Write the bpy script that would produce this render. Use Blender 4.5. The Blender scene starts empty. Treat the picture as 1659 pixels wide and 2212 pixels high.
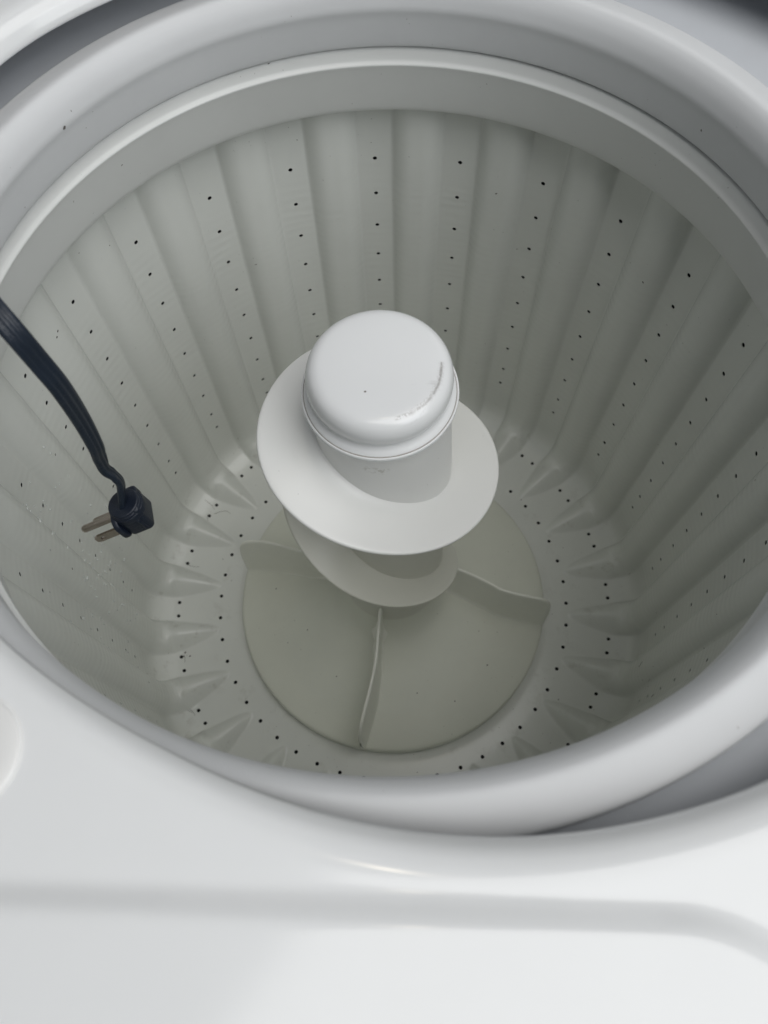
import bpy, bmesh, math, random
import numpy as np
from mathutils import Vector, Matrix
R = math.radians
random.seed(7)
S = 0.265                      # metres per design unit (basket radius)
scene = bpy.context.scene
col = scene.collection

# ------------------------------------------------------------------ camera
cam_d = bpy.data.cameras.new("camera"); cam = bpy.data.objects.new("camera", cam_d); col.objects.link(cam)
cam.location = (0, -0.98053 * S, 1.79440 * S)
cam.rotation_euler = (0.416235, 0.019649, -0.026089)
cam_d.sensor_fit = 'HORIZONTAL'; cam_d.sensor_width = 36
cam_d.lens = 36 * 1720.956 / 1659
cam_d.clip_start = 0.01; cam_d.clip_end = 100
cam_d.dof.use_dof = True; cam_d.dof.focus_distance = 2.05 * S; cam_d.dof.aperture_fstop = 13
scene.camera = cam

# ------------------------------------------------------------------ world and lamps
world = bpy.data.worlds.new("World"); scene.world = world; world.use_nodes = True
bg = world.node_tree.nodes["Background"]
bg.inputs[0].default_value = (0.80, 0.89, 1.0, 1); bg.inputs[1].default_value = 0.095
def area(name, loc, target, size, sizey, energy, color):
    d = bpy.data.lights.new(name, 'AREA'); d.shape = 'RECTANGLE'; d.size = size; d.size_y = sizey
    d.energy = energy; d.color = color
    o = bpy.data.objects.new(name, d); col.objects.link(o); o.location = loc
    o.rotation_euler = (Vector(target) - Vector(loc)).to_track_quat('-Z', 'Y').to_euler()
    return o
area("window_light", (1.05, -0.95, 1.15), (0, 0, 0), 1.1, 1.1, 12, (0.96, 0.98, 1.0))
area("ceiling_light", (0.58, -0.44, 2.0), (0, 0, 0), 1.8, 1.5, 25, (1.0, 0.99, 0.97))
d = bpy.data.lights.new("ceiling_bulb", 'POINT'); d.energy = 2.0; d.color = (1.0, 0.86, 0.66); d.shadow_soft_size = 0.012
o = bpy.data.objects.new("ceiling_bulb", d); col.objects.link(o); o.location = (0.05, 0.20, 1.9)
scene.view_settings.view_transform = 'Standard'; scene.view_settings.look = 'None'
scene.view_settings.exposure = 0; scene.view_settings.gamma = 1
try:
    scene.cycles.max_bounces = 10; scene.cycles.diffuse_bounces = 7; scene.cycles.glossy_bounces = 4
except Exception: pass

# ------------------------------------------------------------------ helpers
def link(nt, a, b): nt.links.new(a, b)
def math_node(nt, op, a, b=None, clamp=False):
    n = nt.nodes.new('ShaderNodeMath'); n.operation = op; n.use_clamp = clamp
    for i, v in enumerate((a, b)):
        if v is None: continue
        if isinstance(v, (int, float)): n.inputs[i].default_value = v
        else: link(nt, v, n.inputs[i])
    return n.outputs[0]
def vmath(nt, op, a, b=None):
    n = nt.nodes.new('ShaderNodeVectorMath'); n.operation = op
    for i, v in enumerate((a, b)):
        if v is None: continue
        if isinstance(v, (tuple, list)): n.inputs[i].default_value = v
        else: link(nt, v, n.inputs[i])
    return n.outputs['Value'] if op in ('DOT_PRODUCT', 'LENGTH') else n.outputs[0]
def noise(nt, vec, scale, detail=3, rough=0.55, dist=0.0):
    n = nt.nodes.new('ShaderNodeTexNoise'); n.inputs['Scale'].default_value = scale
    n.inputs['Detail'].default_value = detail; n.inputs['Roughness'].default_value = rough
    n.inputs['Distortion'].default_value = dist
    link(nt, vec, n.inputs['Vector']); return n.outputs[0]
def ramp(nt, fac, a, b):
    n = nt.nodes.new('ShaderNodeMapRange'); n.inputs[1].default_value = a; n.inputs[2].default_value = b
    n.interpolation_type = 'SMOOTHSTEP'
    link(nt, fac, n.inputs[0]); return n.outputs[0]
def mixc(nt, fac, a, b):
    n = nt.nodes.new('ShaderNodeMix'); n.data_type = 'RGBA'
    if isinstance(fac, (int, float)): n.inputs[0].default_value = fac
    else: link(nt, fac, n.inputs[0])
    for i, v in ((6, a), (7, b)):
        if isinstance(v, tuple): n.inputs[i].default_value = (*v, 1)
        else: link(nt, v, n.inputs[i])
    return n.outputs[2]
def seg_mask(nt, P, pts, width, power=1.0):
    """soft capsule mask round a polyline of points given in design units"""
    best = None
    for a, b in zip(pts[:-1], pts[1:]):
        a = Vector(a) * S; b = Vector(b) * S; ba = b - a
        pa = vmath(nt, 'SUBTRACT', P, tuple(a))
        h = math_node(nt, 'DIVIDE', vmath(nt, 'DOT_PRODUCT', pa, tuple(ba)), ba.dot(ba), clamp=True)
        sc = nt.nodes.new('ShaderNodeVectorMath'); sc.operation = 'SCALE'
        sc.inputs[0].default_value = tuple(ba); link(nt, h, sc.inputs['Scale'])
        dd = vmath(nt, 'LENGTH', vmath(nt, 'SUBTRACT', pa, sc.outputs[0]))
        best = dd if best is None else math_node(nt, 'MINIMUM', best, dd)
    m = nt.nodes.new('ShaderNodeMapRange'); link(nt, best, m.inputs[0])
    m.inputs[1].default_value = 0; m.inputs[2].default_value = width * S
    m.inputs[3].default_value = 1; m.inputs[4].default_value = 0
    return m.outputs[0]
def material(name, color, rough=0.35, var=0.04, tint=None, speck=0.0, bump=0.0, bscale=60, coat=0.0, metallic=0.0, ior=1.5, extra=None, sss=0):
    m = bpy.data.materials.new(name); m.use_nodes = True; nt = m.node_tree
    bs = nt.nodes['Principled BSDF']
    tc = nt.nodes.new('ShaderNodeTexCoord'); P = tc.outputs['Object']
    dark = tuple(c * (1 - 2.2 * var) for c in color) if tint is None else tint
    c = mixc(nt, ramp(nt, noise(nt, P, 9, 5, 0.6), 0.35, 0.7), color, dark)
    if speck > 0:
        s = noise(nt, P, 420, 1, 0.4)
        s2 = noise(nt, P, 23, 2, 0.5)
        f = math_node(nt, 'MULTIPLY', ramp(nt, s, 0.78 - 0.03 * speck, 0.84 - 0.03 * speck), ramp(nt, s2, 0.45, 0.7))
        c = mixc(nt, f, c, (0.10, 0.085, 0.07))
    rn = ramp(nt, noise(nt, P, 30, 4), 0.3, 0.75)
    r = math_node(nt, 'ADD', math_node(nt, 'MULTIPLY', rn, rough * 0.10), rough * 0.95)
    height = None
    if bump > 0: height = math_node(nt, 'MULTIPLY', noise(nt, P, bscale, 3), bump)
    if extra: c, r, height = extra(nt, P, c, r, height)
    link(nt, c, bs.inputs['Base Color']); link(nt, r, bs.inputs['Roughness'])
    bs.inputs['Metallic'].default_value = metallic; bs.inputs['IOR'].default_value = ior
    if coat: bs.inputs['Coat Weight'].default_value = coat; bs.inputs['Coat Roughness'].default_value = 0.08
    if height is not None:
        b = nt.nodes.new('ShaderNodeBump'); b.inputs['Strength'].default_value = 1.0; b.inputs['Distance'].default_value = 0.001
        link(nt, height, b.inputs['Height']); link(nt, b.outputs[0], bs.inputs['Normal'])
    return m
def make_mesh(name, verts, faces, mats, smooth=True, scale=S, auto=None):
    me = bpy.data.meshes.new(name)
    v = np.asarray(verts, dtype=float) * scale
    me.from_pydata(v.tolist(), [], faces)
    for m in (mats if isinstance(mats, (list, tuple)) else [mats]): me.materials.append(m)
    me.validate(); me.update()
    if smooth: me.polygons.foreach_set('use_smooth', [True] * len(me.polygons))
    if auto is not None:
        me.set_sharp_from_angle(angle=R(auto))
    return me
def obj(name, me, parent=None, loc=None, rot=None):
    o = bpy.data.objects.new(name, me); col.objects.link(o)
    if parent is not None: o.parent = parent; o.location = -parent.location
    if loc is not None: o.location = Vector(loc) - (parent.location if parent is not None else Vector((0, 0, 0)))
    if rot is not None: o.rotation_euler = rot
    return o
def thing(name, label, cat, loc):
    o = bpy.data.objects.new(name, None); col.objects.link(o); o.location = Vector(loc) * S
    o.empty_display_size = 0.05; o['label'] = label; o['category'] = cat
    return o
def catmull(pts, n):
    """smooth polyline through pts, n samples per span"""
    p = np.array(pts, float); p = np.vstack([2 * p[0] - p[1], p, 2 * p[-1] - p[-2]]); out = []
    for i in range(1, len(p) - 2):
        for k in range(n):
            t = k / n
            out.append(.5 * (2 * p[i] + (-p[i-1] + p[i+1]) * t + (2*p[i-1] - 5*p[i] + 4*p[i+1] - p[i+2]) * t*t + (-p[i-1] + 3*p[i] - 3*p[i+1] + p[i+2]) * t**3))
    out.append(p[-2]); return np.array(out)
def lathe(profile, n=256, c=(0, 0), cap_end=False):
    pr = np.array(profile, float); m = len(pr)
    t = np.linspace(0, 2 * np.pi, n, endpoint=False)
    v = np.stack([c[0] + pr[:, None, 0] * np.cos(t), c[1] + pr[:, None, 0] * np.sin(t), np.repeat(pr[:, 1:2], n, 1)], -1).reshape(-1, 3)
    f = []
    for i in range(m - 1):
        for j in range(n):
            k = (j + 1) % n
            f.append((i * n + j, i * n + k, (i + 1) * n + k, (i + 1) * n + j))
    if cap_end: f.append(tuple(range((m - 1) * n, m * n)))
    return v, f

# ------------------------------------------------------------------ materials
def wall_extra(nt, P, c, r, h):
    sep = nt.nodes.new('ShaderNodeSeparateXYZ'); link(nt, P, sep.inputs[0])
    z = sep.outputs[2]
    # faint horizontal machining ripples on the upright wall
    mp = nt.nodes.new('ShaderNodeMapping'); link(nt, P, mp.inputs[0]); mp.inputs['Scale'].default_value = (11, 11, 24)
    n1 = noise(nt, mp.outputs[0], 1.0, 1, 0.5, 0.2)
    n2 = noise(nt, P, 26, 2, 0.5)
    ph = math_node(nt, 'ADD', math_node(nt, 'MULTIPLY', z, 2 * math.pi / 0.0085), math_node(nt, 'MULTIPLY', n1, 10.0))
    sn = math_node(nt, 'SINE', ph)
    amp = math_node(nt, 'MULTIPLY', math_node(nt, 'ADD', ramp(nt, n2, 0.30, 0.75), 0.5), 0.048)
    up = ramp(nt, z, 0.030, -0.05); lo = ramp(nt, z, -0.335, -0.30)
    w = math_node(nt, 'MULTIPLY', up, lo)
    hh = math_node(nt, 'MULTIPLY', math_node(nt, 'MULTIPLY', sn, amp), w)
    h = hh if h is None else math_node(nt, 'ADD', h, hh)
    # greyish grime in the corner where the wall meets the floor
    g = math_node(nt, 'MULTIPLY', math_node(nt, 'MULTIPLY', ramp(nt, z, -0.315, -0.335), ramp(nt, z, -0.348, -0.342)), ramp(nt, noise(nt, P, 60, 5, 0.7), 0.55, 0.72))
    c = mixc(nt, math_node(nt, 'MULTIPLY', g, 0.25), c, (0.22, 0.19, 0.14))
    g2 = math_node(nt, 'MULTIPLY', ramp(nt, z, 0.052, 0.064), ramp(nt, noise(nt, P, 55, 4, 0.7), 0.56, 0.70))
    c = mixc(nt, math_node(nt, 'MULTIPLY', g2, 0.35), c, (0.25, 0.23, 0.19))
    return c, r, h
M_BASKET = material("basket_plastic", (0.70, 0.714, 0.682), rough=0.25, var=0.02, speck=0.6, extra=wall_extra)
M_RING = material("ring_plastic", (0.68, 0.69, 0.675), rough=0.38, var=0.02, speck=0.5)
def cover_extra(nt, P, c, r, h):
    rust = seg_mask(nt, P, [(-.600, -.612, .66), (-.588, -.622, .66)], .016)
    rust2 = seg_mask(nt, P, [(-.566, -.632, .66), (-.556, -.640, .66)], .016)
    f = math_node(nt, 'MULTIPLY', math_node(nt, 'MAXIMUM', rust, rust2), ramp(nt, noise(nt, P, 500, 4, 0.7), 0.45, 0.55))
    c = mixc(nt, f, c, (0.35, 0.17, 0.10)); return c, r, h
M_COVER = material("cover_plastic", (0.66, 0.67, 0.68), rough=0.55, var=0.02, speck=0.2, extra=cover_extra)
def enamel_extra(nt, P, c, r, h):
    st = ramp(nt, noise(nt, P, 45, 4, 0.7), 0.66, 0.80)
    c = mixc(nt, math_node(nt, 'MULTIPLY', st, 0.10), c, (0.45, 0.40, 0.33)); return c, r, h
M_ENAMEL = material("white_enamel", (0.80, 0.81, 0.815), rough=0.13, var=0.01, speck=0.0, coat=0.0, extra=enamel_extra)
M_DISPENSER = material("dispenser_plastic", (0.78, 0.78, 0.77), rough=0.3, var=0.01)
M_SKIRT = material("skirt_grey", (0.52, 0.54, 0.57), rough=0.6, var=0.04)  # outer ring, toned darker than the cover
M_OUTER = material("dark_tub", (0.03, 0.032, 0.035), rough=0.7, var=0.1)
M_HOLE = material("hole_shadow_black", (0.006, 0.007, 0.012), rough=0.8, var=0.1)  # near-black colour standing in for the darkness inside the holes
def cap_extra(nt, P, c, r, h):
    n = noise(nt, P, 330, 6, 0.75, 2.0)
    m1 = seg_mask(nt, P, [(.1220, .0040, .3505), (.1158, -.037, .3505), (.0930, -.083, .3505), (.0523, -.115, .3500)], .0105)
    m2 = seg_mask(nt, P, [(.0523, -.115, .350), (.0196, -.128, .3495)], .006)
    m3 = seg_mask(nt, P, [(.0895, -.100, .349), (.068, -.125, .345), (.044, -.147, .334)], .006)
    m4 = seg_mask(nt, P, [(.104, -.050, .351), (.070, -.060, .351)], .024)
    f1 = math_node(nt, 'MULTIPLY', ramp(nt, m1, 0.0, 0.75), ramp(nt, n, 0.40, 0.66))
    f2 = math_node(nt, 'MULTIPLY', math_node(nt, 'MAXIMUM', m2, m3), ramp(nt, noise(nt, P, 380, 3, 0.6), 0.42, 0.52))
    mp = nt.nodes.new('ShaderNodeMapping'); link(nt, P, mp.inputs[0]); mp.inputs['Scale'].default_value = (60, 400, 60)
    f4 = math_node(nt, 'MULTIPLY', math_node(nt, 'MULTIPLY', m4, ramp(nt, noise(nt, mp.outputs[0], 1, 3), 0.55, 0.7)), 0.35)
    core = seg_mask(nt, P, [(.1225, .006, .3505), (.1185, -.022, .3505), (.1130, -.046, .3505), (.1010, -.071, .3505), (.0830, -.094, .3500), (.0560, -.113, .3500)], .0055)
    f5 = math_node(nt, 'MULTIPLY', ramp(nt, core, 0.0, 0.8), ramp(nt, noise(nt, P, 240, 5, 0.8, 1.0), 0.34, 0.56))
    f1 = math_node(nt, 'MAXIMUM', math_node(nt, 'MULTIPLY', f1, 0.6), f5)
    f = math_node(nt, 'MAXIMUM', math_node(nt, 'MAXIMUM', f1, f2), f4)
    dot = seg_mask(nt, P, [(-.045, -.062, .3525), (-.044, -.062, .3525)], .003)
    f = math_node(nt, 'MAXIMUM', math_node(nt, 'MULTIPLY', f, 0.62), math_node(nt, 'MULTIPLY', dot, 1.5, clamp=True))
    c = mixc(nt, f, c, (0.13, 0.105, 0.09)); return c, r, h
M_CAP = material("cap_plastic", (0.76, 0.77, 0.775), rough=0.22, var=0.01, coat=0.25, extra=cap_extra)
def barrel_extra(nt, P, c, r, h):
    m = seg_mask(nt, P, [(-.044, -.152, .176), (-.012, -.158, .172)], .020)
    f = math_node(nt, 'MULTIPLY', math_node(nt, 'MULTIPLY', m, ramp(nt, noise(nt, P, 330, 5, 0.7, 1.0), 0.48, 0.62)), 0.7)
    c = mixc(nt, f, c, (0.30, 0.29, 0.24))
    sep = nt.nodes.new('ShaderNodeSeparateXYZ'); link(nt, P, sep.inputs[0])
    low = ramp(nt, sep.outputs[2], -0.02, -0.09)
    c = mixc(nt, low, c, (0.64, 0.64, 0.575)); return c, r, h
M_VANE = material("vane_plastic", (0.74, 0.745, 0.73), rough=0.34, var=0.01, speck=0.4, extra=barrel_extra)
def fin_extra(nt, P, c, r, h):
    m = seg_mask(nt, P, [(-.050, -.186, -.92), (-.058, -.210, -.925)], .012)
    f = math_node(nt, 'MULTIPLY', m, 3.0, clamp=True)
    c = mixc(nt, math_node(nt, 'MULTIPLY', f, ramp(nt, noise(nt, P, 400, 3), .38, .45)), c, (0.10, 0.08, 0.07)); return c, r, h
M_BASE = material("aged_cream_plastic", (0.70, 0.712, 0.635), rough=0.36, var=0.03, speck=0.7, extra=fin_extra)
M_FIN = material("pale_cream_plastic", (0.82, 0.825, 0.755), rough=0.36, var=0.02, speck=0.5, extra=fin_extra)
M_CORD = material("black_cord_rubber", (0.010, 0.018, 0.032), rough=0.42, var=0.15, bump=0.25, bscale=900)
M_PLUG = material("black_plug_rubber", (0.009, 0.014, 0.026), rough=0.38, var=0.15, bump=0.3, bscale=1200)
M_METAL = material("worn_nickel", (0.56, 0.49, 0.43), rough=0.24, var=0.15, metallic=1.0, bump=0.2, bscale=700)
M_LINT = material("grey_lint", (0.12, 0.11, 0.10), rough=0.9)
m = bpy.data.materials.new("water"); m.use_nodes = True
bs = m.node_tree.nodes['Principled BSDF']; bs.inputs['Base Color'].default_value = (0.88, 0.90, 0.89, 1)
bs.inputs['Roughness'].default_value = 0.06; bs.inputs['Alpha'].default_value = 0.55; bs.inputs['IOR'].default_value = 1.6
M_WATER = m

# ------------------------------------------------------------------ washing machine: cabinet
wm = thing("washing_machine", "white enamel top-loading washing machine seen into its open round opening", "washing machine", (0.1, 0, -1.75))
CX, CY = 0.14, 0.06
ang = [0, 20, 39, 60, 90, 118, 136, 143, 147, 151, 180, 205, 226, 231, 236, 243, 248, 256, 267, 280, 289, 310, 335, 360]
rad = [1.045, 1.02, .97, .94, .93, .935, .990, 1.026, 1.041, 1.054, 1.065, 1.035, 1.014, 1.006, .999, .993, .997, 1.005, 1.012, 1.012, 1.012, 1.018, 1.035, 1.045]
NT = 480
th = np.linspace(0, 2 * np.pi, NT, endpoint=False)
aa = np.radians(np.array(ang)); rr = np.array(rad)
ro = np.interp(th, aa, rr)
k = np.exp(-0.5 * (np.arange(-30, 31) / 9.0) ** 2); k /= k.sum()
ro = np.convolve(np.concatenate([ro[-30:], ro, ro[:30]]), k, 'valid')
tilt = R(-3.2)
cr, sr = math.cos(tilt), math.sin(tilt)
def rect_r(t, x0=-1.24, x1=1.34, y0=-1.32, y1=1.32, rc=0.12):
    """distance from the opening centre to the cabinet's rounded-rectangle outline along angle t"""
    d = np.array([math.cos(t), math.sin(t)]); lo, hi = 0.1, 3.0
    for _ in range(30):
        mid = (lo + hi) / 2; x = CX + d[0] * mid; y = CY + d[1] * mid
        xl = x * cr + y * sr; yl = -x * sr + y * cr
        qx = max(x0 + rc - xl, xl - (x1 - rc), 0); qy = max(y0 + rc - yl, yl - (y1 - rc), 0)
        inside = math.hypot(qx, qy) <= rc and x0 <= xl <= x1 and y0 <= yl <= y1
        if inside: lo = mid
        else: hi = mid
    return lo
rout = np.array([rect_r(t) for t in th])
def panel_step(x, y):
    """raised front border with a rounded corner at its right end"""
    xl = x * cr + y * sr; yl = -x * sr + y * cr
    rc = 0.224; xr = 0.603; yt = -1.028
    qx = np.maximum(xl - (xr - rc), 0); qy = np.maximum(yl - (yt - rc), 0)
    sd = np.where((xl > xr - rc) | (yl > yt - rc), np.hypot(qx, qy) - rc, -0.2)
    sd = np.where(xl <= xr - rc, yl - yt, sd)
    t = np.clip((0.021 - sd) / 0.042, 0, 1)
    return 0.019 * t * t * (3 - 2 * t)
loops = []
for off, z in [(.010, .667), (.006, .666), (.002, .669), (.0, .675), (.005, .685), (.012, .697), (.022, .708), (.034, .7155), (.047, .7193), (.060, .72)]:
    loops.append((ro + off, np.full(NT, z)))
NL = 70
for i in range(1, NL + 1):
    f = i / NL; r_ = (ro + .06) * (1 - f) + rout * f
    x = CX + r_ * np.cos(th); y = CY + r_ * np.sin(th)
    loops.append((r_, .72 + panel_step(x, y)))
for off, dz in [(.012, -.002), (.024, -.008), (.034, -.018), (.040, -.032), (.042, -.05), (.042, -.12)]:
    loops.append((rout + off, loops[9 + NL][1] + dz))
V = np.concatenate([np.stack([CX + r_ * np.cos(th), CY + r_ * np.sin(th), z_], -1) for r_, z_ in loops])
F = [(i * NT + j, i * NT + (j + 1) % NT, (i + 1) * NT + (j + 1) % NT, (i + 1) * NT + j) for i in range(len(loops) - 1) for j in range(NT)]
obj("cabinet_top", make_mesh("cabinet_top", V, F, M_ENAMEL), wm)
# side panels below the top
lp = [(rout + .034, .64), (rout + .034, .4), (rout + .034, -1.75), (rout * .6, -1.75)]
V = np.concatenate([np.stack([CX + r_ * np.cos(th), CY + r_ * np.sin(th), np.full(NT, z_)], -1) for r_, z_ in lp])
F = [(i * NT + j, i * NT + (j + 1) % NT, (i + 1) * NT + (j + 1) % NT, (i + 1) * NT + j) for i in range(3) for j in range(NT)]
obj("cabinet_body", make_mesh("cabinet_body", V, F, M_ENAMEL, auto=40), wm)
# round dispenser cap let into the top at the left
v, f = lathe([(.001, .7265), (.03, .7262), (.055, .7253), (.073, .7242), (.0755, .7232), (.0761, .718), (.076, .702)], 96, (-.571, -.832))
obj("dispenser_cap", make_mesh("dispenser_cap", v, f, M_DISPENSER), wm)
v, f = lathe([(.0770, .717), (.0773, .7201), (.0780, .7207), (.0790, .7207), (.0797, .7202), (.0805, .7185)], 96, (-.571, -.832))
obj("dispenser_seat", make_mesh("dispenser_seat", v, f, M_DISPENSER), wm)
# lid added out of view, open on its hinges, to shade the tub's rear
def slab(w, h, t, r, base, lean_deg, name, mat_):
    pts = []
    for cx, cy, a0 in ((w/2 - r, h - r, 0), (-w/2 + r, h - r, 90), (-w/2 + r, r, 180), (w/2 - r, r, 270)):
        for k in range(9): a = R(a0 + 90 * k / 8); pts.append((cx + r * math.cos(a), cy + r * math.sin(a)))
    n = len(pts); vs = []; ca, sa = math.cos(R(lean_deg)), math.sin(R(lean_deg))
    lv = [(0, .030), (.004, .012), (.012, .004), (.03, 0), (t - .03, 0), (t - .012, .004), (t - .004, .012), (t, .030)]
    for d_, ins in lv:
        for x, y in pts:
            f = 1 - ins / (w / 2); x2, y2 = x * f, h / 2 + (y - h / 2) * f
            X = base[0] + x2; Y = base[1] + d_ * ca + y2 * sa; Z = base[2] + y2 * ca - d_ * sa
            vs.append((X * cr - Y * sr, X * sr + Y * cr, Z))
    fs = [(i * n + k, i * n + (k+1) % n, (i+1) * n + (k+1) % n, (i+1) * n + k) for i in range(len(lv) - 1) for k in range(n)]
    fs.append(tuple(reversed(range(n)))); fs.append(tuple((len(lv) - 1) * n + k for k in range(n)))
    return obj(name, make_mesh(name, vs, fs, mat_, auto=50), wm)
slab(2.1, 1.75, .09, .14, (0.12, 1.10, .745), 8, "unseen_lid", M_ENAMEL)
for hx in (-.75, .99): slab(.16, .10, .05, .03, (hx, 1.09, .712), 8, "unseen_lid_hinge", M_DISPENSER)
# tub cover ring
prof = catmull([(.985, .46), (.978, .50), (.972, .55), (.968, .585), (.9645, .597), (.958, .602), (.945, .606), (.924, .612), (.907, .616), (.8965, .6155), (.888, .610), (.880, .601), (.872, .587), (.8665, .570),
                (.8635, .552), (.867, .53), (.873, .48), (.877, .456), (.881, .449), (.887, .450), (.893, .47), (.91, .51)], 5)
v, f = lathe(prof, 360, (.006, .002))
obj("tub_cover", make_mesh("tub_cover", v, f, M_COVER), wm)
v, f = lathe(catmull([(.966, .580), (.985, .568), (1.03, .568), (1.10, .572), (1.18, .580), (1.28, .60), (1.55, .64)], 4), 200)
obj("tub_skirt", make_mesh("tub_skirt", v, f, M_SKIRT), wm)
v, f = lathe([(1.20, .52), (1.15, .2), (1.10, -1.4), (.9, -1.5), (.01, -1.5)], 128)
obj("outer_tub", make_mesh("outer_tub", v, f, M_OUTER), wm)

# ------------------------------------------------------------------ wash basket
wb = thing("wash_basket", "off-white ribbed plastic wash basket pierced with rows of small drain holes", "basket", (0, 0, -1.35))
PH = 1.58250; DP = 2 * math.pi / 24
HD, HE, TAPER = .135984, .098380, .0196855
NP = 48; NC = NP * 24
P0 = 10 / 48
holez = [-HD * k for k in range(8)] + [-HD * 7 - HE]
stepz = .0068
def fill(a, b, step):
    n = max(1, round(abs(b - a) / step)); return list(np.linspace(a, b, n + 1))[1:-1]
rows_z = [.275]; marks = []
prev = .275
for hz in holez:
    rows_z += fill(prev, hz + 2 * stepz, .011); marks.append(len(rows_z))
    rows_z += [hz + 2 * stepz, hz + stepz, hz, hz - stepz, hz - 2 * stepz]; prev = hz - 2 * stepz
rows = [(1 + TAPER * z, z) for z in rows_z]
fl = catmull([(.9787, -1.085), (.9775, -1.14), (.9765, -1.195), (.972, -1.235), (.960, -1.265), (.940, -1.284), (.914, -1.297), (.888, -1.306)], 6)[:-1]
rows.append((1 + TAPER * -1.075, -1.075)); NW = len(rows)
rows += [tuple(p) for p in fl]
floor_z = lambda r: np.interp(r, [.45, .55, .60, .63, .70, .80, .86, .888], [-1.335, -1.325, -1.305, -1.300, -1.301, -1.307, -1.311, -1.306])
sr_ = .0062
r_list = []
c1 = .869; c2 = .698
r_list += [c1 + 2 * sr_ + .003]; pm = len(rows) + len(r_list); r_list += [c1 + 2*sr_, c1 + sr_, c1, c1 - sr_, c1 - 2*sr_]
r_list += fill(c1 - 2*sr_, c2 + 2*sr_, .008); im = len(rows) + len(r_list); r_list += [c2 + 2*sr_, c2 + sr_, c2, c2 - sr_, c2 - 2*sr_]
r_list += fill(c2 - 2*sr_, .5, .012) + [.5]
rows += [(r, float(floor_z(r))) for r in r_list]
rows = np.array(rows)
dr = np.gradient(rows[:, 0]); dz = np.gradient(rows[:, 1]); ln = np.hypot(dr, dz)
nrm = np.stack([dz / ln, -dr / ln], 1)          # inward / upward normal: wall -> (-1,0), floor -> (0,1)
isf = np.clip((.900 - rows[:, 0]) / .02, 0, 1) * (rows[:, 1] < -1.1)       # 0 on wall, 1 on floor
fr = np.clip((rows[:, 0] - .705) / (.890 - .705), 0, 1)
crest = np.zeros_like(rows)
for i_, (r_, z_) in enumerate(rows):
    if z_ > -1.085: crest[i_] = (r_ - .040, z_)
    elif r_ > .889: crest[i_] = (np.interp(z_, [-1.306, -1.297, -1.284, -1.265, -1.235, -1.195, -1.14, -1.085], [.891, .903, .914, .922, .928, .932, .936, .9386]),
                                 np.interp(z_, [-1.306, -1.297, -1.284, -1.265, -1.235, -1.195, -1.14, -1.085], [-1.238, -1.236, -1.229, -1.215, -1.198, -1.172, -1.13, -1.085]))
    else: crest[i_] = (r_, z_ + .068 * fr[i_] ** .85)
off_r = crest[:, 0] - rows[:, 0]; off_z = crest[:, 1] - rows[:, 1]
Ws = np.where((rows[:, 1] < -1.1) & (rows[:, 0] < .90), .2917 * fr ** .50, .2917)
Pw = 2.6 * (1 - isf) + 1.35 * isf
def surf(ri, cj):
    """basket surface point for (fractional) row and column; arrays allowed"""
    ri = np.asarray(ri, float); cj = np.asarray(cj, float)
    g = lambda a: np.interp(ri, np.arange(len(a)), a)
    r0, z0, orr, ozz, W, pw = g(rows[:, 0]), g(rows[:, 1]), g(off_r), g(off_z), g(Ws), g(Pw)
    phi = cj / NP; p = np.abs(phi - np.round(phi))
    x = np.clip((p - (.5 - W)) / np.maximum(W, 1e-4), 0, 1); x = np.where(W < 1e-3, 0, x)
    x = np.where(x > .86, x - (x - .86) ** 2 / .28, x) / .93                    # soften the crest line
    h = 1 - (1 - np.clip(x, 0, 1)) ** pw
    t = PH - phi * DP
    r = r0 + orr * h; z = z0 + ozz * h
    return np.stack([r * np.cos(t), r * np.sin(t), z], -1)
NR = len(rows)
RI, CJ = np.meshgrid(np.arange(NR), np.arange(NC), indexing='ij')
V = surf(RI, CJ).reshape(-1, 3)
blocks = []          # (row0, column0, radius)
for m0 in marks:
    for k in range(24): blocks.append((m0, k * NP - 2, .0066))
for k in range(24):
    for s in (-6, 6): blocks.append((pm, k * NP + s - 2, .0070))
    for s in (12, 36): blocks.append((im, k * NP + s - 2, .0072))
removed = np.zeros((NR, NC), bool)
extra_v = []; extra_f = []; holes = []
base_n = len(V)
bound = [(0,0),(0,1),(0,2),(0,3),(0,4),(1,4),(2,4),(3,4),(4,4),(4,3),(4,2),(4,1),(4,0),(3,0),(2,0),(1,0)]
for (r0, c0, hr) in blocks:
    for a in range(4):
        for b in range(4): removed[r0 + a, (c0 + b) % NC] = True
    cen = surf(r0 + 2, c0 + 2)
    du = surf(r0 + 2, c0 + 3) - surf(r0 + 2, c0 + 1); dv = surf(r0 + 3, c0 + 2) - surf(r0 + 1, c0 + 2)
    eu = du / np.linalg.norm(du); n_ = np.cross(dv, du); n_ /= np.linalg.norm(n_); ev = np.cross(n_, eu); ev /= np.linalg.norm(ev)
    if np.dot(ev, dv) < 0: ev = -ev
    if np.dot(n_, cen - np.array([0, 0, cen[2]])) < 0 and r0 < NW: n_ = -n_
    if r0 >= NW and n_[2] > 0: n_ = -n_                        # n_ points out of the basket
    s0 = base_n + len(extra_v)
    for (a, b) in bound:
        q = surf(r0 + a, c0 + b) - cen; x, y = np.dot(q, eu), np.dot(q, ev); l = math.hypot(x, y)
        extra_v.append(cen + eu * x / l * hr + ev * y / l * hr)
    for i in range(16):
        j = (i + 1) % 16
        A = (r0 + bound[i][0]) * NC + (c0 + bound[i][1]) % NC; B = (r0 + bound[j][0]) * NC + (c0 + bound[j][1]) % NC
        extra_f.append((A, B, s0 + j, s0 + i))
    holes.append((cen, n_, hr, r0))
V = np.vstack([V, np.array(extra_v)])
Fw = []; Ff = []
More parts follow.
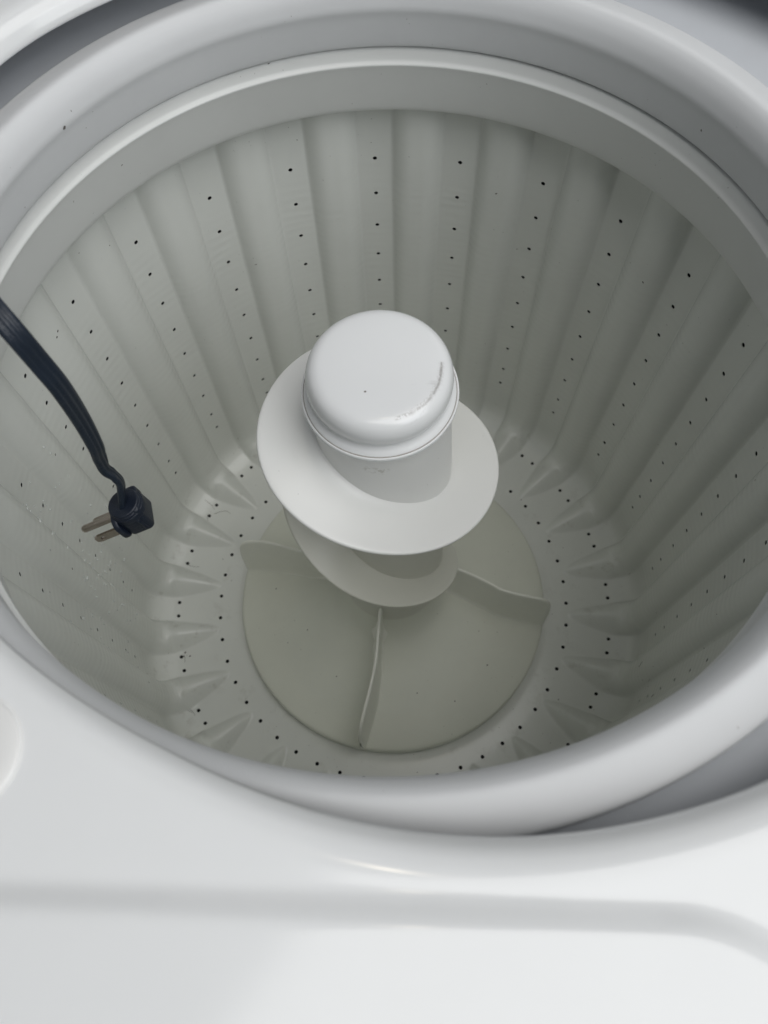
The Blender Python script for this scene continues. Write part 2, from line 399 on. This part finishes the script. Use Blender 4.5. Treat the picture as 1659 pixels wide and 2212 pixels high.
for i in range(NR - 1):
    dst = Fw if i < NW - 1 else Ff
    rem = removed[i]
    for j in range(NC):
        if not rem[j]:
            k = j + 1 if j + 1 < NC else 0
            dst.append((i * NC + j, i * NC + k, (i + 1) * NC + k, (i + 1) * NC + j))
nw_blocks = len(marks) * 24 * 16
Fw += extra_f[:nw_blocks]; Ff += extra_f[nw_blocks:]
def sub(V, F):
    idx = np.unique(np.array(F).ravel()); mp = np.full(len(V), -1); mp[idx] = np.arange(len(idx))
    return V[idx], mp[np.array(F)].tolist()
v, f = sub(V, Fw); obj("basket_wall", make_mesh("basket_wall", v, f, M_BASKET), wb)
v, f = sub(V, Ff); obj("basket_floor", make_mesh("basket_floor", v, f, M_BASKET), wb)
# one sleeve mesh for every drain hole: short tube with black painted as the dark behind
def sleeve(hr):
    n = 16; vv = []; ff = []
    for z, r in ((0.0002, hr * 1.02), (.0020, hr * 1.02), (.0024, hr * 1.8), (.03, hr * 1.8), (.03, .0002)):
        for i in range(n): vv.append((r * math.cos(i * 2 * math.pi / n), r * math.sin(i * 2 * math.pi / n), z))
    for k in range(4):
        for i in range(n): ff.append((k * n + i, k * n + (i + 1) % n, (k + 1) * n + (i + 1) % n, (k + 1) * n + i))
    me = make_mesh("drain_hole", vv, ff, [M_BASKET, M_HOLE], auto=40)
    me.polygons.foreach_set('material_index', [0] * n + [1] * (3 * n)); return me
sl = {}
for (cen, n_, hr, r0) in holes:
    if r0 < NW:
        ph = (PH - math.atan2(cen[1], cen[0])) / DP
        ph = (ph + 12) % 24 - 12
        if abs(ph) > 8.5: continue
    if hr not in sl: sl[hr] = sleeve(hr)
    q = Vector(n_).to_track_quat('Z', 'X').to_euler()
    obj("drain_hole", sl[hr], wb, loc=Vector(cen) * S, rot=q)
# balance ring on top of the wall
prof = catmull([(1.06, .262), (.97, .250), (.925, .243), (.910, .245), (.9045, .253), (.900, .268), (.893, .300), (.885, .340), (.878, .375), (.873, .398)], 5).tolist()
prof += [(.8714, .4030), (.8712, .4050), (.8718, .4068), (.8735, .4085)]
prof += catmull([(.8735, .4085), (.8765, .4108), (.8800, .4150), (.8830, .4230), (.8860, .4320), (.8900, .4390), (.8960, .4430), (.9060, .4440), (.92, .4430), (.94, .440), (1.04, .42)], 4).tolist()[1:]
v, f = lathe(prof, 360); obj("balance_ring", make_mesh("balance_ring", v, f, M_RING), wb)

# ------------------------------------------------------------------ agitator
ag = thing("agitator", "white agitator post with round cap and spiral vanes standing mid basket", "agitator", (0, 0, -1.30))
def lean(v, k=1.0):
    v = np.array(v, float); f = np.clip((v[:, 2] + .1) / .4, 0, 1.3)
    v[:, 0] -= .0125 * np.minimum(f * 1.4, 1.1); v[:, 1] += .007 * f; return v
cap = [(.0005, .3535), (.05, .3533), (.09, .3525), (.124, .3508), (.141, .3475), (.1530, .3395), (.1605, .327), (.1642, .312), (.1645, .298), (.1620, .285), (.1600, .279), (.1605, .2725), (.1640, .2655), (.1690, .2600), (.1730, .2555), (.1740, .2525)]
v, f = lathe(catmull(cap, 5), 160); obj("cap", make_mesh("agitator_cap", lean(v), f, M_CAP), ag)
col_p = [(.1735, .2500), (.1755, .2520), (.1785, .2530), (.1800, .2505), (.1803, .2455), (.1785, .2410), (.1725, .2385), (.1690, .2370), (.163, .232)]
v, f = lathe(catmull([(.160, .246)] + col_p, 4), 160); obj("collar", make_mesh("agitator_collar", lean(v), f, M_CAP), ag)
v, f = lathe([(.1728, .2536), (.1752, .2526), (.1752, .2505), (.1728, .2500)], 160)
obj("seam_dirt", make_mesh("seam_dirt", lean(v), f, material("seam_grime", (0.36, 0.33, 0.30), rough=0.8, var=0.2)), ag)
def rb(z): return float(np.interp(z, [-1.3, -.9, -.5, 0, .25], [.180, .177, .172, .168, .165]))
zb = np.linspace(.245, -1.0, 40)
v, f = lathe([(rb(z), z) for z in zb], 128); obj("barrel", make_mesh("agitator_barrel", lean(v), f, M_VANE), ag)
# spiral vane (outer edge fitted to the photo)
kth = np.arange(30, 811, 60.)
kr = np.array([.165, .235, .299, .324, .302, .293, .310, .331, .334, .294, .267, .241, .205, .165])
kz = np.array([.13, .122, .124, .107, .010, -.099, -.160, -.217, -.284, -.373, -.528, -.694, -.851, -.95])
kr[1] = .246
def cr1(y, x):
    n = len(y); i = np.clip(((x - kth[0]) / 60).astype(int), 0, n - 2); t = (x - kth[i]) / 60
    y0, y1, y2, y3 = y[np.clip(i - 1, 0, n - 1)], y[i], y[i + 1], y[np.clip(i + 2, 0, n - 1)]
    return .5 * (2*y1 + (-y0 + y2)*t + (2*y0 - 5*y1 + 4*y2 - y3)*t*t + (-y0 + 3*y1 - 3*y2 + y3)*t**3)
TT = np.arange(40, 800.1, 2.0); RE = cr1(kr, TT); ZE = cr1(kz, TT)
sec_top = [0, .06, .13, .22, .35, .5, .65, .8, .9, .96]
vv = []
for t, re, ze in zip(np.radians(TT), RE, ZE):
    ri = rb(ze) - .01; w = max(re - ri, .012)
    thick = min(.016, w * .5)
    def pt(fr_, dz): r = ri + w * fr_; vv.append((r * math.cos(t), r * math.sin(t), ze + dz))
    for q in sec_top: pt(q, .016 * max(0, 1 - q * 5) ** 2 * min(1, w / .1) - .002 * (1 - q) ** 2 * min(1, w / .1))
    pt(.985, -.001); pt(1.0, -.006)
    pt(.99, -thick * .8); pt(.96, -thick)
    for q in (.8, .5, .2, 0): pt(q, -thick - .006 * (1 - q) ** 2 - .01 * max(0, 1 - q * 3) ** 2)
ns = len(sec_top) + 8; nt_ = len(TT); ff = []
for i in range(nt_ - 1):
    for k in range(ns - 1): ff.append((i * ns + k, (i + 1) * ns + k, (i + 1) * ns + k + 1, i * ns + k + 1))
ff.append(tuple(range(ns))); ff.append(tuple(reversed(range((nt_ - 1) * ns, nt_ * ns))))
obj("spiral_vane", make_mesh("spiral_vane", vv, ff, M_VANE), ag)
# round base plate
plate = catmull([(.150, -.88), (.172, -.95), (.190, -1.03), (.225, -1.10), (.290, -1.150), (.380, -1.185), (.480, -1.215), (.560, -1.236), (.590, -1.245), (.598, -1.252), (.6005, -1.262), (.6005, -1.290), (.599, -1.310)], 5)
v, f = lathe(plate, 200); obj("base_plate", make_mesh("base_plate", v, f, M_BASE), ag)
pz = lambda r: float(np.interp(r, plate[::1, 0][:50], plate[:50, 1])) if r > .16 else -.95
def plate_z(r):
    return float(np.interp(r, [.15, .19, .225, .29, .38, .48, .56, .60], [-.95, -1.03, -1.10, -1.15, -1.185, -1.215, -1.236, -1.26]))
def fin(theta0, bend):
    rs_ = np.concatenate([np.linspace(.14, .54, 28), np.linspace(.55, .601, 14)])
    topz = np.interp(rs_, [.14, .24, .30, .40, .50, .550, .573, .587, .596, .601], [-.84, -.885, -.905, -.925, -.935, -.950, -.970, -1.00, -1.05, -1.11])
    vv = []; m = 11
    for r, zt in zip(rs_, topz):
        a = R(theta0 + bend(r)); e = np.array([math.cos(a), math.sin(a)]); n = np.array([-e[1], e[0]])
        zb_ = plate_z(min(r, .598)) - .012 + (max(0, r - .598)) * 3.0
        h = zt - zb_; k = min(1, (0.605 - r) / .02) ** .5
        lean = .006 * math.sin((r - .14) / .45 * math.pi * 2)
        for s, q in [(-.030, 0), (-.0165, .04), (-.0105, .14), (-.0062, .92), (-.0048, .975), (0, 1), (.0052, .975), (.0066, .92), (.0105, .14), (.0165, .04), (.030, 0)]:
            xy = e * r + n * (s * k + lean * q); vv.append((xy[0], xy[1], zb_ + h * q))
    ff = [(i * m + k, (i + 1) * m + k, (i + 1) * m + k + 1, i * m + k + 1) for i in range(len(rs_) - 1) for k in range(m - 1)]
    ff.append(tuple(range((len(rs_) - 1) * m, len(rs_) * m)))
    return make_mesh("fin", vv, ff, M_FIN)
bendf = lambda r: -3.0 * max(0, (.33 - r) / .19) + 1.0 * math.sin((r - .3) * 14)
for k, t0 in enumerate((258.2, 347.3, 167.3, 77.3)):
    b = (lambda r: bendf(r)) if k == 0 else (lambda r: 6.5 * max(0, (.40 - r) / .2) - 0.3 * math.sin((r - .3) * 12)) if k == 1 else (lambda r: -1.5 * math.sin((r - .3) * 9))
    obj("fin", fin(t0, b), ag)

# ------------------------------------------------------------------ power cord with plug
Rm = cam.rotation_euler.to_matrix(); CO = Vector((0, -0.98053, 1.79440))
def at(u, v, depth):
    """point of the scene at a given distance along the view axis (design units)"""
    return CO + Rm @ Vector(((u - 829.5) / 1720.956 * depth, -(v - 1106) / 1720.956 * depth, -depth))
def at_z(u, v, z):
    d_ = at(u, v, 1.0) - CO; return CO + d_ * ((z - CO.z) / d_.z)
cd = thing("power_cord", "black three-core power cord hanging into the basket at the left with its plug", "power cord", tuple(at(265, 1052, 1.85)))
right, upv, fwd = Rm @ Vector((1, 0, 0)), Rm @ Vector((0, 1, 0)), Rm @ Vector((0, 0, -1))
Pdir2 = (right * -.93 - upv * .37).normalized()
Pd = (Pdir2 + fwd * .10).normalized()
Td0 = (right * .37 - upv * .93).normalized()
Cd = (-fwd * .86 + (-Td0) * .50); Cd = (Cd - Pd * Cd.dot(Pd)).normalized()
Td = Cd.cross(Pd).normalized()
if Td.dot(Td0) < 0: Td = -Td
path = [at_z(-560, 60, .737), at_z(-420, 215, .738), at_z(-270, 385, .748), at_z(-125, 540, .772), at(0, 683, 1.28), at(90, 788, 1.36), at(134, 842, 1.42), at(177, 908, 1.52),
        at(206, 962, 1.60), at(217, 990, 1.65), at(228, 1012, 1.685), at(245, 1026, 1.715), at(258.5, 1042, 1.745), at(263, 1064, 1.775), at(264.5, 1089, 1.81)]
pp_ = catmull([tuple(p) for p in path], 14)
N = len(pp_)
width0 = .0395 / 2; thick0 = .0170 / 2
tw = np.interp(np.arange(N) / 14.0, range(15), [0, 0, 0, 0, 4, 10, 20, 34, 46, 54, 62, 68, 74, 80, 84])
vv = []; NSC = 36
ptn = [Vector(p) for p in pp_]
for i, p in enumerate(ptn):
    tan = (ptn[min(i + 1, N - 1)] - ptn[max(i - 1, 0)]).normalized()
    # broad side faces the camera at the left and twists edge-on towards the plug
    side = tan.cross((CO - p).normalized()).normalized(); nor = side.cross(tan).normalized()
    if i < 50:
        w_ = (50 - i) / 50; nn = nor.lerp(Vector((0, 0, 1)), w_); side = tan.cross(nn).normalized(); nor = side.cross(tan).normalized()
    a = R(tw[i]); s1 = side * math.cos(a) + nor * math.sin(a); n1 = -side * math.sin(a) + nor * math.cos(a)
    for k in range(NSC):
        t = 2 * math.pi * k / NSC; x = math.cos(t)
        # three joined cores: two grooves on each broad face
        yy = thick0 * (abs(math.sin(t)) ** .55) * (1 if math.sin(t) >= 0 else -1)
        g = 1 - .42 * math.exp(-((abs(x) - .34) / .085) ** 2)
        q = p + s1 * (x * width0) + n1 * (yy * g); vv.append(tuple(q))
ff = [(i * NSC + k, i * NSC + (k + 1) % NSC, (i + 1) * NSC + (k + 1) % NSC, (i + 1) * NSC + k) for i in range(N - 1) for k in range(NSC)]
ff.append(tuple(range(NSC))); ff.append(tuple(reversed(range((N - 1) * NSC, N * NSC))))
obj("cord", make_mesh("cord", vv, ff, M_CORD), cd)
mm = 0.001 / S
O = at(264.5, 1086, 1.80)                       # where the cord enters the top of the boss
def L(p, t, c): return O + Pd * (p * mm) + Td * (t * mm) + Cd * (c * mm)
def rounded_prism(outline, lo, hi, bevel, axis, nb=3):
    """solid from an outline in two local axes, extruded along the third with bevelled rims; millimetres"""
    o = np.array(outline, float); cen = o.mean(0); n = len(o); vs = []; levels = []
    for k in range(nb + 1):
        a = math.pi / 2 * k / nb; levels.append((lo + bevel * (1 - math.sin(a)), bevel * (1 - math.cos(a))))
    levels = levels[::-1]; hl = []
    for k in range(nb + 1):
        a = math.pi / 2 * k / nb; hl.append((hi - bevel * (1 - math.sin(a)), bevel * (1 - math.cos(a))))
    for h_, ins in levels + hl:
        for q in o:
            d_ = q - cen; l = np.linalg.norm(d_); w = cen + d_ * (1 - ins / l)
            a_, b_ = w
            vs.append(tuple(L(*((h_, a_, b_) if axis == 'p' else (a_, b_, h_) if axis == 'c' else (a_, h_, b_)))))
    m_ = 2 * (nb + 1)
    fs = [(i * n + k, i * n + (k + 1) % n, (i + 1) * n + (k + 1) % n, (i + 1) * n + k) for i in range(m_ - 1) for k in range(n)]
    fs.append(tuple(range(n))); fs.append(tuple(reversed(range((m_ - 1) * n, m_ * n))))
    return vs, fs
def rrect(x0, x1, y0, y1, r, n=6):
    out = []
    for cx, cy, a0 in ((x1 - r, y1 - r, 0), (x0 + r, y1 - r, 90), (x0 + r, y0 + r, 180), (x1 - r, y0 + r, 270)):
        for k in range(n + 1): a = R(a0 + 90 * k / n); out.append((cx + r * math.cos(a), cy + r * math.sin(a)))
    return out
def circ(cx, cy, r, n=40): return [(cx + r * math.cos(2 * math.pi * k / n), cy + r * math.sin(2 * math.pi * k / n)) for k in range(n)]
def combine(*parts):
    V_, F_ = [], []
    for v_, f_ in parts:
        b = len(V_); V_ += list(v_); F_ += [tuple(i + b for i in q) for q in f_]
    return V_, F_
parts = [rounded_prism(rrect(-8.0, 8.0, -11.3, 9.6, 3.2), -23, -3.0, 2.0, 'c'),      # main block
         rounded_prism(circ(0, 0, 10.6), -8, -1.6, .8, 'c'),                          # stepped boss
         rounded_prism(circ(0, 0, 10.0), -4, 0.0, .9, 'c'),
         rounded_prism(circ(0, 0, 11.2), -8, -3.4, .5, 'c'),
         rounded_prism(rrect(-8.9, -1, -10.6, 8.8, 2.6), -9, -0.8, 1.4, 'c'),
         rounded_prism(rrect(-5, -3, 6, 10.9, .8), -19, -8, .4, 'c'),             # moulded rib
         rounded_prism(rrect(-11.5, 12.0, -22.5, -3.4, 6), 7.5, 11.0, 0.8, 'p')]        # face flange
v, f = combine(*parts)
pl = obj("plug", make_mesh("plug", v, f, M_PLUG, auto=35), cd)
# ground pin and two flat blades
def rod(c0, c1, r, n=20, tip=True):
    c0, c1 = Vector(c0), Vector(c1); d_ = (c1 - c0).normalized(); a_ = d_.orthogonal().normalized(); b_ = d_.cross(a_)
    lens = [(0, 1), ((c1 - c0).length - r * mm * 1.0, 1), ((c1 - c0).length - r * mm * .5, .87), ((c1 - c0).length - r * mm * .15, .52), ((c1 - c0).length, .05)]
    vs = [tuple(c0 + d_ * l + (a_ * math.cos(2*math.pi*k/n) + b_ * math.sin(2*math.pi*k/n)) * r * mm * q) for l, q in lens for k in range(n)]
    fs = [(i*n + k, i*n + (k+1) % n, (i+1)*n + (k+1) % n, (i+1)*n + k) for i in range(4) for k in range(n)]
    fs.append(tuple(reversed(range(4 * n, 5 * n)))); return vs, fs
v, f = rod(L(10, 1.6, -7.5), L(32.5, 1.6, -7.5), 2.45)
def sub_obj(name, v, f, mat_, parent, auto=35):
    o = bpy.data.objects.new(name, make_mesh(name, v, f, mat_, auto=auto)); col.objects.link(o); o.parent = parent; return o
sub_obj("ground_pin", v, f, M_METAL, pl)
def blade(t):
    # flat blade with a rounded tip and a round hole (ring topology)
    n = 24; c0, c1 = -19.0, -12.5; cm = (c0 + c1) / 2; p0, p1 = 10, 28.5; ph_, hr_ = 23.8, 1.5
    outl = [(p0, c0), (p0, c1)]
    o2 = []
    for k in range(n):
        a = 2 * math.pi * k / n; dx, dy = math.cos(a), math.sin(a)
        l = 1e9
        if dx > 1e-6: l = min(l, (p1 - ph_) / dx)
        if dx < -1e-6: l = min(l, (ph_ - p0) / -dx)
        if abs(dy) > 1e-6: l = min(l, 3.25 / abs(dy))
        x, y = dx * l, dy * l
        if x > 2.4: y = max(-1, min(1, y / 3.25)) * (3.25 - (x - 2.4) * .45)
        o2.append((ph_ + x, cm + y))
    vs = []
    for tt_, ring in ((t - .8, 'o'), (t + .8, 'o'), (t - .8, 'h'), (t + .8, 'h')):
        for k in range(n):
            a = 2 * math.pi * k / n
            q = o2[k] if ring == 'o' else (ph_ + hr_ * math.cos(a), cm + hr_ * math.sin(a))
            vs.append(tuple(L(q[0], tt_, q[1])))
    fs = []
    for k in range(n):
        j = (k + 1) % n
        fs += [(k, j, n + j, n + k), (k, 2*n + k, 2*n + j, j), (n + k, n + j, 3*n + j, 3*n + k), (2*n + k, 3*n + k, 3*n + j, 2*n + j)]
    return vs, fs
for t in (-6.35, 6.35):
    v, f = blade(t); sub_obj("blade", v, f, M_METAL, pl)

# ------------------------------------------------------------------ water droplets, lint, dirt
def wall_point(idx, z):
    ri = np.interp(-z, -rows[:NW, 1], np.arange(NW)); return surf(ri, idx * NP), ri
vv = []; ff = []
def dome(c, n, r, squash=.45, seg=8):
    c = Vector(c); n = Vector(n).normalized(); a_ = n.orthogonal().normalized(); b_ = n.cross(a_); s = len(vv)
    for el, q in ((0, 1), (.35, .93), (.7, .68)):
        for k in range(seg):
            t = 2 * math.pi * k / seg; vv.append(tuple(c + n * (r * squash * el / .8) + (a_ * math.cos(t) + b_ * math.sin(t)) * r * q))
    vv.append(tuple(c + n * r * squash))
    for i in range(2):
        for k in range(seg): ff.append((s + i*seg + k, s + i*seg + (k+1) % seg, s + (i+1)*seg + (k+1) % seg, s + (i+1)*seg + k))
    for k in range(seg): ff.append((s + 2*seg + k, s + 2*seg + (k+1) % seg, s + 3*seg))
    ff.append(tuple(reversed([s + k for k in range(seg)])))
rnd = random.Random(3)
for i in range(130):
    idx = rnd.gauss(-6.15, .55); z = rnd.uniform(-1.0, -.12) if i % 3 else rnd.gauss(-.72, .12)
    if not (-7.6 < idx < -5.1): continue
    c, ri = wall_point(idx, z); rad_ = Vector((-c[0], -c[1], 0)).normalized()
    dome(Vector(c) + rad_ * .0005, rad_, rnd.choice([.0028, .0034, .0042, .0052, .0080 if i % 4 == 0 else .0045]))
wd = obj("water_droplets", make_mesh("water_droplets", vv, ff, M_WATER))
wd['label'] = "tiny clear water droplets scattered on the left basket wall below the plug"; wd['category'] = "water droplets"; wd['kind'] = "stuff"
vv = []; ff = []
def hair(p0, n=14, step=.005, turn=.35, up=.002):
    x, y, z = p0; a = rnd.uniform(0, 6.28); k_ = rnd.uniform(-turn, turn) * .3; pts = []
    for i in range(n):
        pts.append(Vector((x, y, z + up))); x += math.cos(a) * step; y += math.sin(a) * step; a += k_ + rnd.uniform(-.22, .22)
        rr_ = math.hypot(x, y)
        z = float(floor_z(min(rr_, .888))) if rr_ < .888 else float(np.interp(rr_, [.888, .914, .94, .96, .972], [-1.306, -1.297, -1.284, -1.265, -1.235]))
    tube(pts, .0006)
def tube(pts, r, seg=4):
    s = len(vv)
    for i, p in enumerate(pts):
        t = (pts[min(i+1, len(pts)-1)] - pts[max(i-1, 0)]).normalized(); a_ = t.orthogonal().normalized(); b_ = t.cross(a_)
        for k in range(seg): vv.append(tuple(p + (a_ * math.cos(k*math.pi/2) + b_ * math.sin(k*math.pi/2)) * r))
    for i in range(len(pts) - 1):
        for k in range(seg): ff.append((s + i*seg + k, s + i*seg + (k+1) % seg, s + (i+1)*seg + (k+1) % seg, s + (i+1)*seg + k))
for (x, y) in [(-.846, -.156), (-.819, -.219), (-.792, .347), (-.737, .420), (-.846, .275), (-.758, .432), (-.82, .30), (-.78, .38), (-.80, .33), (-.90, -.05), (-.90, .10), (-.87, .20), (-.80, -.42), (-.77, -.45)]:
    for q in range(1): hair((x + rnd.uniform(-.02, .02), y + rnd.uniform(-.02, .02), -1.308), n=rnd.randint(6, 16))
for i in range(14):
    idx = rnd.choice([-7.4, -8.1, 8.0, 7.6]); z = rnd.uniform(-1.05, -.85); c, ri = wall_point(idx + rnd.uniform(-.2, .2), z)
    rad_ = Vector((-c[0], -c[1], 0)).normalized(); tg = Vector((0, 0, 1)).cross(rad_)
    a = rnd.uniform(-.6, .6); tube([Vector(c) + rad_ * .0015 + Vector((0, 0, -1)) * (.005 * j) + tg * (.005 * j * a) for j in range(rnd.randint(3, 8))], .0006)
lf = obj("lint_fibres", make_mesh("lint_fibres", vv, ff, M_LINT))
lf['label'] = "fine dark lint fibres caught round the drain holes of the basket floor"; lf['category'] = "lint"; lf['kind'] = "stuff"
vv = []; ff = []
def fleck(c, n, r):
    c = Vector(c); n = Vector(n).normalized(); a_ = n.orthogonal().normalized(); b_ = n.cross(a_); s = len(vv); m_ = 7
    for h_ in (0, .25):
        for k in range(m_):
            t = 2 * math.pi * k / m_; q = r * rnd.uniform(.55, 1.1); vv.append(tuple(c + n * (r * h_) + (a_ * math.cos(t) * 1.3 + b_ * math.sin(t) * .8) * q))
    for k in range(m_): ff.append((s + k, s + (k+1) % m_, s + m_ + (k+1) % m_, s + m_ + k))
    ff.append(tuple(s + m_ + k for k in range(m_)))
for (t, r, z) in [(143.5, .868, .55), (107.4, .889, .4385), (35, .868, .50)]:
    a = R(t); fleck((r * math.cos(a) + (.01 if z > .45 else 0), r * math.sin(a), z), (-math.cos(a), -math.sin(a), .1) if z > .45 else (0, 0, 1), .004 if t > 143 else .0025)
for (x, y) in [(-.46, .03), (.08, -.40), (-.22, -.33), (.22, -.43), (-.33, -.15), (-.1, -.5), (.35, -.3)]:
    fleck((x, y, plate_z(math.hypot(x, y)) + .002), (0, 0, 1), .0028)
for i in range(30):
    a = rnd.uniform(0, 6.28); r = rnd.uniform(.62, .9); fleck((r * math.cos(a), r * math.sin(a), float(floor_z(min(r, .888))) + .001), (0, 0, 1), rnd.choice([.0012, .0016, .002, .003]))
for (x, y, z) in [(-.83, -.19, -1.309), (-.81, -.205, -1.309), (-.835, -.205, -1.309)]: fleck((x, y, z), (0, 0, 1), .004)
for (u_, z) in [(-4.45, .03), (-4.5, .02), (-5.5, -.2), (-6.6, -.4), (3.6, -.1), (1.5, -.05)]:
    c, ri = wall_point(u_, z); fleck(c, (-c[0], -c[1], 0), .0035)
df = obj("dirt_flecks", make_mesh("dirt_flecks", vv, ff, M_LINT, smooth=False))
df['label'] = "small dark flecks of dirt scattered over cover, basket and agitator base"; df['category'] = "dirt"; df['kind'] = "stuff"
